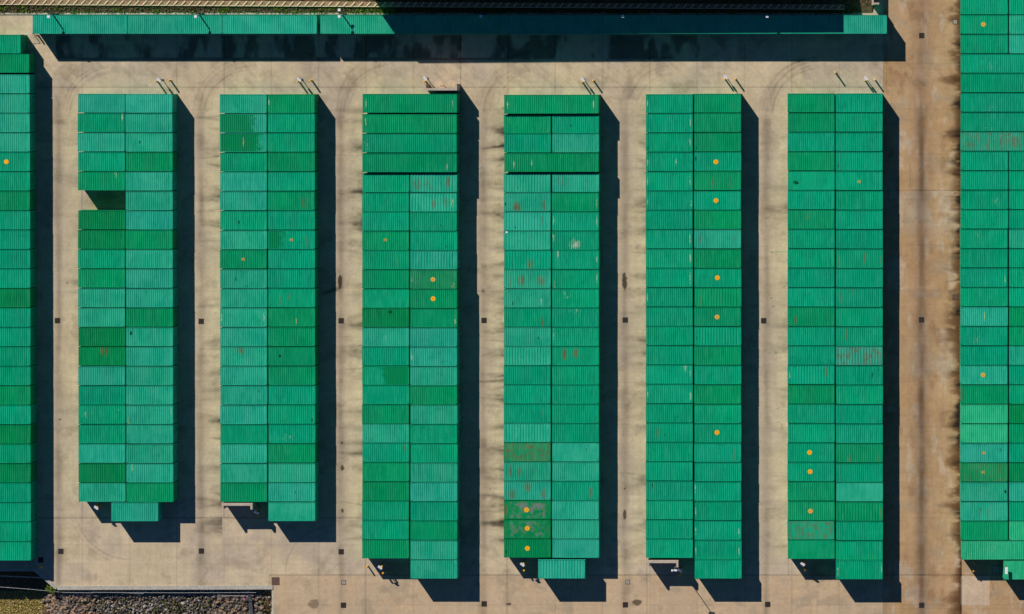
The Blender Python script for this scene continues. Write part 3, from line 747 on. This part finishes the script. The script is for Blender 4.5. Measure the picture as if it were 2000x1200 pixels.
o = tufts('grass', pts, .20, GOLD, 6); tag(o, 'golden dry grass in the bottom left corner', 'grass', kind='stuff')
pts = []
for i in range(600):
    x = random.uniform(150, 520); y = random.uniform(1172, 1204)
    if fbm(np.array(x/20.), np.array(y/9.), 33, 3) > .5: pts.append(gp(x, y, float(terrain_z(x, y))+.1))
o = tufts('weeds', pts, .22, leafmat('weed_leaves', [(.10, .15, .03), (.14, .10, .04), (.06, .07, .02), (.18, .13, .06)]), 7); tag(o, 'small weeds growing between the dark rocks', 'weeds', kind='stuff')
pts = [gp(98+random.gauss(0, 4.4), 1150+random.gauss(0, 4), -1.0+random.uniform(0, .9)) for i in range(150)]
o = tufts('shrub', pts, .2, GRN, 6); tag(o, 'small green bush in the corner where two wall edges meet', 'shrub')

def rocks(name, n, region, size, mat, label):
    ico = []
    t = (1+5**.5)/2
    bv = [Vector(p).normalized() for p in [(-1,t,0),(1,t,0),(-1,-t,0),(1,-t,0),(0,-1,t),(0,1,t),(0,-1,-t),(0,1,-t),(t,0,-1),(t,0,1),(-t,0,-1),(-t,0,1)]]
    bf = [(0,11,5),(0,5,1),(0,1,7),(0,7,10),(0,10,11),(1,5,9),(5,11,4),(11,10,2),(10,7,6),(7,1,8),(3,9,4),(3,4,2),(3,2,6),(3,6,8),(3,8,9),(4,9,5),(2,4,11),(6,2,10),(8,6,7),(9,8,1)]
    # one subdivision
    vv = list(bv); ff = []; mid = {}
    def mp(a, b_):
        kk = (min(a, b_), max(a, b_))
        if kk not in mid: vv.append(((vv[a]+vv[b_])/2).normalized()); mid[kk] = len(vv)-1
        return mid[kk]
    for a, b_, c_ in bf:
        x, y, z = mp(a, b_), mp(b_, c_), mp(c_, a); ff += [(a, x, z), (b_, y, x), (c_, z, y), (x, y, z)]
    V = []; F = []
    for i in range(n):
        p = region()
        if p is None: continue
        px, py, sz = p; s = sz*size*random.uniform(.6, 1.25)
        g = Vector(gp(px, py, float(terrain_z(px, py))+s*.12))
        q = Matrix.Rotation(random.uniform(0, 6.28), 3, 'Z') @ Matrix.Rotation(random.uniform(0, 3), 3, 'X')
        sc = Vector((s*random.uniform(.8, 1.3), s*random.uniform(.65, 1), s*random.uniform(.5, .8))); k0 = len(V)
        for w in vv:
            r = 1+random.uniform(-.14, .14); u = q @ Vector((w.x*sc.x*r, w.y*sc.y*r, w.z*sc.z*r)); V.append(tuple(g+u))
        F += [(a+k0, b_+k0, c_+k0) for a, b_, c_ in ff]
    me = bpy.data.meshes.new(name); me.from_pydata(V, [], F); me.materials.append(mat); o = link(name, me)
    tag(o, label, 'rocks', kind='stuff')
ROCKB = leafmat('brown_stone', [(.28, .18, .12), (.20, .14, .10), (.36, .23, .15), (.16, .12, .09), (.24, .20, .17)])
ROCKG = leafmat('grey_stone', [(.18, .16, .14), (.30, .275, .25), (.13, .115, .10), (.46, .43, .38), (.25, .18, .12), (.16, .145, .13), (.34, .26, .19), (.21, .16, .12)])
def rb_():
    if random.random() < .55:
        x = random.gauss(128, 30); y = random.uniform(1156, 1222)
        if x < 70+(1200-y)*.1 or x > 195: return None
    else:
        x = random.gauss(455, 24); y = random.uniform(1163, 1222)
        if x > 528 or x < 400: return None
    return x, y, 1
def rg_():
    x = random.uniform(110, 530); y = random.uniform(1153.5, 1222)
    if x > 495 and y > 1172 and random.random() < .7: return None
    return x, y, random.choice((.6, .8, 1.0))
rocks('boulders', 800, rb_, .27, ROCKB, 'rounded brown boulders among the rubble at bottom left')
rocks('rubble', 2600, rg_, .185, ROCKG, 'angular grey rubble on the slope at bottom left')

# ------------------------------------------------------------------ the strip with slanting battens
BAT = simple('pale_batten', (.82, .68, .42), .8, .1); PLK = simple('brown_boards', (.36, .225, .13), .85, .22, 2.5)
b = MB(); bb = MB()
xs = list(range(-30, 1660, 30)); dz = .22
for a, c_ in zip(xs, xs[1:]):
    p = [gp(a, ylow(a), .48), gp(c_, ylow(c_), .48), gp(c_, ylow(c_)-9, .52), gp(a, ylow(a)-9, .52)]
    q = [(x, y, z-.12) for x, y, z in p]
    b.quad(p); b.quad([q[0], q[1], p[1], p[0]]); b.quad([p[3], p[2], q[2], q[3]])
    r = [gp(a, ylow(a)+1.0, .50), gp(c_, ylow(c_)+1.0, .50), gp(c_, ylow(c_)-.2, .50), gp(a, ylow(a)-.2, .50)]
    r2 = [(x, y, .2) for x, y, z in r]; bb.quad(r); bb.quad([r2[0], r2[1], r[1], r[0]])
for i in range(112):
    x = -20+15.05*i
    if x > 1640: break
    bb.bar(gp(x, ylow(x)-.3, .535), gp(x+7.6, ylow(x)-8.6, .575), .14, .05)
t = empty('walkway', (0, 0, 0)); tag(t, 'brown boarded strip crossed by pale slanting battens along the top edge', 'walkway')
b.build('deck', [PLK], t); bb.build('battens', [BAT], t)

# ------------------------------------------------------------------ unseen hall invented north of the yard to cast the shadow across the top row
hh = 9.0; k = hh/2.59
bx0, by0 = (818-33.4*k, 124.5-48.3*k); bx1, by1 = (1685-33.4*k, 118-48.3*k)
A = Vector(gp(bx0, by0)); B = Vector(gp(bx1, by1)); dd = (B-A).normalized(); nn = Vector((-dd.y, dd.x, 0)); dep = 22
t = empty('shadow_hall', tuple((A+B)/2+nn*dep/2)); ang = math.atan2(dd.y, dd.x); t.rotation_euler[2] = ang; Lh = (B-A).length
tag(t, 'unseen grey hall added above the frame to cast the shadow on the top row', 'building')
WALLM = simple('grey_cladding', (.38, .38, .37), .7, .08, 3); RFM = simple('roof_sheeting', (.45, .46, .46), .6, .08, 2); GL = simple('window_glass', (.03, .04, .05), .15, .1)
b = MB(); b.box(-Lh/2, Lh/2, -dep/2, dep/2, -.3, hh-.25); b.build('wall', [WALLM], t)
b = MB(); b.box(-Lh/2, Lh/2, -dep/2, dep/2, hh-.248, hh)
for i in range(60): b.box(-Lh/2+Lh*i/60+.1, -Lh/2+Lh*i/60+.16, -dep/2+.1, dep/2-.1, hh+.001, hh+.05)
b.build('roof', [RFM], t)
for i in range(12):
    x = -Lh/2+3+i*(Lh-6)/11
    b = MB(); b.box(x-1.3, x+1.3, -dep/2-.04, -dep/2-.002, 5.2, 6.6); w = b.build('window', [WALLM], t)
    b = MB(); b.box(x-1.2, x+1.2, -dep/2-.06, -dep/2-.042, 5.3, 6.5); b.build('pane', [GL], w)

# ------------------------------------------------------------------ concrete screens and gate wall
def screen(px0, px1, pywall, pyend, south, label, h=2.85, wall=.30):
    """U shaped free-standing wall; px/py of the tops in the photo"""
    xa, yw = P(px0, pywall, h); xb, ye = P(px1, pyend, h)
    t = empty('concrete_screen', ((xa+xb)/2, yw, 0)); tag(t, label, 'screen wall', 'three sided concrete screens by the blocks')
    L = xb-xa; D = ye-yw; s = 1 if D > 0 else -1; D = abs(D)
    b = MB(); b.box(-L/2, L/2, *sorted((0, -0.0-s*wall if False else s*wall)), 0, h); b.build('long_wall', [CONCW], t)
    for sx in (-1, 1):
        b = MB(); x0, x1 = sorted((sx*L/2, sx*(L/2-.26))); b.box(x0, x1, *sorted((s*(wall+.002), s*D)), 0, h-.003); b.build('side_wall', [CONCW], t)
screen(432.8, 493, 983.6, 995.5, True, 'pale three sided concrete screen below left column of second whole block')
screen(1264.3, 1324.8, 1095.6, 1108.5, True, 'pale three sided concrete screen below left column of fifth whole block')
screen(828, 892.5, 177, 164.4, False, 'brown three sided concrete screen above the third whole block')
# gate wall top right
t = empty('gate_wall', (*P(1706, 8, 2.2), 0)); tag(t, 'pale concrete corner wall at the top edge, right end of top row', 'wall')
o_ = Vector((*P(1706, 8, 2.2), 0))
b = MB(); x0, y0 = P(1702.8, -60, 2.2); x1, y1 = P(1706.6, 10.2, 2.2); b.box(x0-o_.x, x1-o_.x, y1-o_.y, y0-o_.y, 0, 2.25); b.build('long_wall', [CONCW], t)
b = MB(); x0, y0 = P(1706.7, 5.4, 2.2); x1, y1 = P(1717.2, 9.0, 2.2); b.box(x0-o_.x, x1-o_.x, y1-o_.y, y0-o_.y, 0, 2.25); b.build('side_wall', [CONCW], t)

# ------------------------------------------------------------------ bollards and service posts
YB = simple('bollard_yellow', srgb(250, 178, 10), .5, .05); RB = simple('bollard_rust', srgb(150, 80, 30), .7, .2)
WHT = simple('white_enamel', (.82, .78, .80), .45, .04); DK = simple('dark_post_steel', (.05, .055, .06), .5, .1); BLK_ = simple('black_band', (.02, .02, .02), .6, .1)
def bollard_mesh(h, r, mat, name='post'):
    b = MB(); b.tube((0, 0, 0), (0, 0, h-.05), r, n=16); b.dome((0, 0, h-.05), r, .06, 16, 4)
    return b
def bollard(px, py, label, h=1.28, mat=None, r=.11):
    x, y = P(px, py, h); t = empty('bollard', (x, y, 0)); tag(t, label, 'bollard', 'yellow bollards by the block ends')
    key = ('post', h, r, mat.name if mat else 'y')
    link('post', part(key, lambda: bollard_mesh(h, r, mat), [mat or YB]), t)
    link('collar', part(('collar', r), lambda: collar(r), [CONC]), t)
    link('band', part(('band', r, h), lambda: band(r, h), [BLK_]), t)
    return t
def collar(r):
    b = MB(); b.tube((0, 0, .0), (0, 0, .045), r+.08, r+.05, 14); return b
def band(r, h):
    b = MB(); b.tube((0, 0, h-.34), (0, 0, h-.26), r+.004, n=16, caps=False); return b
def service_post(px, py, label, rz=-.75):
    x, y = P(px, py, 2.1); t = empty('service_post', (x, y, 0), rz); tag(t, label, 'post', 'dark posts carrying a white panel')
    link('post', part(('post', 'svc'), svc_post, [DK]), t); link('panel', part(('panel', 'svc'), svc_panel, [WHT]), t)
    link('valve_box', part(('valve_box', 'svc'), svc_box, [DK]), t)
def svc_post():
    b = MB(); b.tube((0, 0, 0), (0, 0, 2.05), .05, n=10); b.tube((0, 0, 0), (0, 0, .05), .14, n=12); return b
def svc_panel():
    b = MB(); M = Matrix.Translation((0, .02, 2.08)) @ Matrix.Rotation(.4, 4, 'X'); b.box(-.30, .30, -.17, .17, -.02, .03, 0, M); b.box(-.27, .27, -.05, .05, -.05, -.022, 0, M); return b
def svc_box():
    b = MB(); b.box(-.13, .15, -.10, .10, 1.0, 1.45); b.tube((.15, 0, 1.2), (.24, 0, 1.2), .04, n=8); return b
for i, (a, b1, b2) in enumerate([((310, 156.5), (303.6, 160), (329, 157.8)), ((584, 156), (580.8, 159.8), (605.6, 157.8)), ((830, 153.8), (828.6, 159.4), None),
                                 ((1138, 156.2), (1136, 160.8), (1158, 158.3)), ((1417.3, 151), (1415.6, 155), (1436.2, 155)), ((1691.6, 153.3), (1689.8, 157.4), (1709.4, 156.3))]):
    service_post(*a, f'white panel on a dark post above the top of {wb(i)}')
    bollard(*b1, f'yellow bollard beside the white panel above the top of {wb(i)}')
    if b2: bollard(*b2, f'yellow bollard standing apart, right of the white panel above {wb(i)}')
bollard(1632, 142, 'lone yellow bollard furthest from the containers above sixth whole block', 1.45)
for i, (a, bs) in enumerate([((187.6, 992.4), [(189.8, 989.8)]), ((500, 1001.5), [(501.2, 998), (502.4, 1008.6)]), ((742, 1109), [(745.2, 1107), (747.8, 1120.4)]),
                             ((1020, 1103.5), [(1022.6, 1101.3), (1023.2, 1115)]), ((1328, 1114.6), [(1330.5, 1112), (1327.2, 1123.8)]), ((1567.6, 1102.5), [(1570.6, 1100), (1572.6, 1113.2)])]):
    service_post(*a, f'white panel on a dark post below the foot of {wb(i)}', -.65)
    for j, q in enumerate(bs): bollard(*q, f'yellow bollard {["touching", "just below"][j]} the white panel at the foot of {wb(i)}', [2.05, 1.25][j], r=.12)
bollard(716, 1108.6, 'sunlit yellow bollard at the bottom left corner of third whole block', 1.05, r=.10)
bollard(1901.6, 1116.2, 'bright yellow bollard at the shadow edge below the far right block', 1.25)
bollard(1902, 1100.2, 'shaded yellow bollard close under the far right block', 1.2)
bollard(78, 1109, 'shaded yellow bollard by the slanting wall edge at bottom left', 1.0)
bollard(70.5, 69.5, 'short rusty bollard at the left end of the top row', .95, RB, .10)
# broken post inside the brown screen
x, y = P(868, 168); t = empty('pipe_stub', (x, y, 0)); tag(t, 'short rusty pipe stub inside the brown concrete screen', 'pipe')
b = MB(); b.tube((0, 0, 0), (0, 0, .42), .05, n=10); b.build('riser', [RB], t)
b = MB(); b.tube((0, 0, .40), (-.5, .0, .40), .045, n=10); b.build('elbow', [RB], t)

# ------------------------------------------------------------------ lamp posts
def lamp(px, py, h, label, head_dir=-1, two=False, arm=.35):
    x, y = P(px, py, 0); t = empty('lamp_post', (x, y, 0)); tag(t, label, 'lamp post', 'slim lamp posts')
    b = MB(); b.tube((0, 0, 0), (0, 0, h), .10, .085, 12); b.build('pole', [DK], t)
    b = MB(); b.box(-.16, .16, -.16, .16, 0, .03); b.build('base_plate', [STEEL], t)
    for s in ([head_dir, -head_dir] if two else [head_dir]):
        b = MB(); b.bar((0, 0, h-.03), (0, s*arm, h+.02), .05, .05); a = b.build('arm', [DK], t)
        b = MB(); b.box(-.17, .17, *sorted((s*(arm-.05), s*(arm+.28))), h, h+.07); b.build('lamp_head', [WHT], a)
lx = [(115, 28.2), (398.5, 27.8), (675.5, 27.6), (948.5, 27.4), (1222, 27.4), (1500.5, 27.5)]
for i, (x, y) in enumerate(lx):
    lamp(x, y, 4.5, ['slim lamp post behind first long container of the top row', 'slim lamp post behind second long container of the top row', 'lamp post with two white heads behind the fourth top row container',
                     'shaded lamp post behind the fifth long container of the top row', 'shaded lamp post behind the seventh long container of the top row', 'shaded lamp post behind the eighth long container of the top row'][i], -1, i == 2, .30)
x, y = P(1321.8, 1099.6); t = empty('lamp_post', (x, y, 0)); tag(t, 'tall lamp post with white crossbar beside the screen of fifth whole block', 'lamp post', 'slim lamp posts')
b = MB(); b.tube((0, 0, 0), (0, 0, 5.2), .06, .045, 12); b.build('pole', [STEEL], t)
b = MB(); b.box(-.34, .34, -.07, .07, 5.2, 5.3); a = b.build('crossbar', [WHT], t)
for s in (-1, 1):
    b = MB(); b.box(s*.26-.10, s*.26+.10, -.12, .12, 5.30, 5.36); b.build('lamp_head', [WHT], a)
# white fixture on the roof of the container below the far right block
x, y = P(1965, 1113, HS); t = empty('roof_fixture', (x, y, HS)); tag(t, 'white slab fixture standing on the light roof at bottom right', 'fixture')
b = MB(); b.box(-.17, .17, -.42, .42, .55, .72); b.build('head', [WHT], t)
b = MB(); b.tube((0, 0, .001), (0, 0, .56), .05, n=10); b.tube((-.28, .3, .001), (0, .1, .5), .025, n=8); b.build('stand', [DK], t)

# ------------------------------------------------------------------ drain grates and covers
GR = simple('grate_iron', (.045, .035, .03), .7, .2); PIT_SHADE = simple('grate_pit_shade', (.012, .01, .009), .95, .1); CVG = simple('grey_cover', (.32, .29, .25), .8, .1, 5); CVB = simple('brown_cover', (.12, .075, .05), .8, .15, 4)
def grate_frame(s):
    b = MB(); w = .06; z = .014
    b.box(-s, s, -s, -s+w, .002, z); b.box(-s, s, s-w, s, .002, z); b.box(-s, -s+w, -s+w, s-w, .002, z); b.box(s-w, s, -s+w, s-w, .002, z); return b
def grate_bars(s):
    b = MB(); b.box(-s+.06, s-.06, -s+.06, s-.06, .001, .004, 1); n = 7  # near-black plate on the slab stands in for the shade of the pit
    for i in range(n):
        x = -s+.06+(2*s-.12)*(i+.5)/n; b.box(x-.022, x+.022, -s+.061, s-.061, .005, .012)
    return b
def cover_plate(s):
    b = MB(); b.box(-s+.062, s-.062, -s+.062, s-.062, .001, .010); b.box(-.05, .05, -.02, .02, .0105, .016, 1); return b
def drain(px, py, size, label, kind='g'):
    x, y = P(px, py); t = empty('drain_grate' if kind == 'g' else 'cover', (x, y, 0), random.uniform(-.02, .02))
    s = size/S/2; tag(t, label, 'drain grate' if kind == 'g' else 'cover', 'square drain grates in the lanes' if kind == 'g' else 'square service covers')
    if kind == 'g':
        link('frame', part(('frame', 'g', size), lambda: grate_frame(s), [GR]), t); link('bars', part(('bars', size), lambda: grate_bars(s), [GR, PIT_SHADE]), t)
    else:
        link('frame', part(('frame', 'c', size, kind), lambda: grate_frame(s), [GR if kind != 'b' else CVB]), t)
        link('plate', part(('plate', size, kind), lambda: cover_plate(s), [CVB if kind in 'bk' else CVG, GR]), t)
mid_l = ['dark drain grate halfway down the lane left of first whole block', 'dark drain grate halfway down the lane between first and second whole blocks', 'dark drain grate halfway down the lane between second and third whole blocks',
         'dark drain grate halfway down the lane between third and fourth whole blocks', 'dark drain grate halfway down the lane between fourth and fifth whole blocks', 'dark drain grate halfway down the lane between fifth and sixth whole blocks']
for (x, y), l in zip([(112.3, 626.6), (393, 628), (666.3, 626.8), (945.4, 626.2), (1221.2, 625.4), (1491.6, 626.8)], mid_l): drain(x, y, 10.5, l)
for x, y, l in [(1800.2, 69.8, 'dark drain grate in the wide right lane, near the top'), (1799.8, 625, 'dark drain grate in the wide right lane, halfway down'), (1800.2, 1182.5, 'dark drain grate in the wide right lane, at the bottom'),
                (118.8, 1077.2, 'dark drain grate below left of first whole block, in sun'), (393.4, 1076.6, 'dark drain grate below the gap between first and second whole blocks'), (666.4, 1078, 'dark drain grate below right of second whole block'),
                (79.6, 1094, 'drain grate in shade at the foot of the cut-off left block'), (670.8, 1182.4, 'dark drain grate at bottom edge, below left of third whole block'), (945.6, 1179.8, 'dark drain grate at bottom edge, below right of third whole block'),
                (1221.4, 1181.6, 'dark drain grate at bottom edge, right of fourth whole block'), (1499.4, 1180.8, 'dark drain grate at bottom edge, right of fifth whole block')]: drain(x, y, 10.5, l)
drain(538.3, 1135.4, 15.5, 'large brown square cover beside the top right of the rocks', 'b')
drain(671.4, 1138, 9, 'pale square cover in the lane below left of third whole block', 'c')
drain(1226, 1137, 9, 'pale square cover below right of fourth whole block', 'c')
drain(1865.5, 43, 9, 'pale square cover near the top beside the far right block', 'c')
drain(1865.8, 580.4, 10.5, 'brownish square cover halfway down beside the far right block', 'k')
drain(1945.2, 1112.4, 16, 'large square cover in shade under the far right block', 'c')

# ------------------------------------------------------------------ rails at the lower left
def railing(pts, z, label, posts, pz):
    p0 = gp(*pts[0]); t = empty('guard_rail', p0); tag(t, label, 'rail', 'thin pale rails on the slope')
    b = MB(); o_ = Vector(p0)
    for a, c_ in zip(pts, pts[1:]):
        A_ = Vector(gp(*a, z))-o_; B_ = Vector(gp(*c_, z))-o_; b.tube(A_, B_, .022, n=8)
    b.build('rail', [STEEL], t)
    for q in posts:
        A_ = Vector(gp(*q, z))-o_; b = MB(); b.tube((A_.x, A_.y, pz), (A_.x, A_.y, z), .04, n=8); b.build('post', [STEEL], t)
railing([(-60, 1143), (54, 1151.5), (123, 1158), (280, 1160.5)], -.2, 'long thin pale rail slanting across the bottom left corner', [(14, 1148), (54, 1151.5), (121, 1157.8), (279, 1160.5)], -1.6)
railing([(180, 1157.5), (340, 1158.5), (500, 1158)], -.1, 'faint thin rail above the grey rubble, nearest the wall edge', [(240, 1157.9), (340, 1158.5), (440, 1158.2)], -1.2)
railing([(425, 1163), (484, 1164.5)], .0, 'short pale rail over the rocks at their right end', [(425, 1163), (484, 1164.5)], -1.2)
railing([(57, 1098), (57.5, 1112), (65, 1110)], .9, 'short cornered rail at the foot of the cut-off left block', [(57, 1098), (57.5, 1112), (65, 1110)], 0)
railing([(46, 67.5), (66, 66.8)], 1.0, 'short pale rail joining the left end of the top row', [(46, 67.5), (66, 66.8)], 0)
b = MB(); a0 = gp(486, 1164, -.55); a1 = gp(488, 1225, -1.7); b.bar(a0, a1, .42, .16); 
o = b.build('drain_channel', [simple('dark_channel', (.10, .11, .12), .8)]); tag(o, 'dark upright channel running down through the rocks', 'channel')
b = MB(); b.bar(gp(-60, 1128, -1.75), gp(74, 1133.5, -1.75), .14, .2); o = b.build('edging_beam', [CONC2]); tag(o, 'thin pale beam lying in the dark shade at bottom left', 'beam')
b = MB(); b.box(-.12, .12, -.09, .09, 0, .12); b.box(-.05, .16, -.02, .06, .121, .17); o = b.build('litter', [simple('pink_plastic', (.75, .25, .55), .5, .05)], None, gp(475, 1172.5, -.55)); tag(o, 'scrap of pink litter on the brown rocks', 'litter')
b = MB(); b.box(-.11, .11, -.12, .12, 0, .012); b.box(-.04, .05, -.1, .06, .0125, .02)
x, y = P(989.6, 454, HS); o = b.build('paper_tag', [WHT], None, (x, y, HS-.008)); o.rotation_euler[2] = .5; tag(o, 'small white scrap on a pale container roof in fourth whole block', 'scrap')

# ------------------------------------------------------------------ light, sky, camera
sun = bpy.data.objects.new('sun', bpy.data.lights.new('sun', 'SUN')); C.objects.link(sun)
sun.data.energy = 5.0; sun.data.angle = math.radians(.5); sun.data.color = (1.0, .955, .88)
sun.rotation_euler = LAMP_DIR.to_track_quat('-Z', 'Y').to_euler(); sun.location = (0, 0, 60)
w = bpy.data.worlds.new('World'); SC.world = w; w.use_nodes = True; nt = w.node_tree; nt.nodes.clear()
sky = nt.nodes.new('ShaderNodeTexSky'); sky.sky_type = 'NISHITA'; sky.sun_disc = False
sky.sun_elevation = math.asin(-LAMP_DIR.z); sky.sun_rotation = math.atan2(-LAMP_DIR.x, -LAMP_DIR.y)
sky.air_density = .45; sky.dust_density = 0.0; sky.ozone_density = 6.0; sky.altitude = 1500
bg = nt.nodes.new('ShaderNodeBackground'); bg.inputs[1].default_value = .09; out = nt.nodes.new('ShaderNodeOutputWorld')
hs = nt.nodes.new('ShaderNodeHueSaturation'); hs.inputs['Saturation'].default_value = 1.08; nt.links.new(sky.outputs[0], hs.inputs['Color']); nt.links.new(hs.outputs[0], bg.inputs[0]); nt.links.new(bg.outputs[0], out.inputs[0])
cam = bpy.data.objects.new('camera', bpy.data.cameras.new('camera')); C.objects.link(cam); SC.camera = cam
wid = 2000/S
cam.location = ((NX-1000)/S, (600-NY)/S, H); cam.rotation_euler = (0, 0, 0)
cam.data.sensor_width = 36; cam.data.lens = 36*H/wid; cam.data.clip_start = 1; cam.data.clip_end = 3000
cam.data.shift_x = -(NX-1000)/2000; cam.data.shift_y = -(600-NY)/2000
SC.view_settings.view_transform = 'Standard'; SC.view_settings.look = 'None'; SC.view_settings.exposure = 0.0; SC.view_settings.gamma = 1
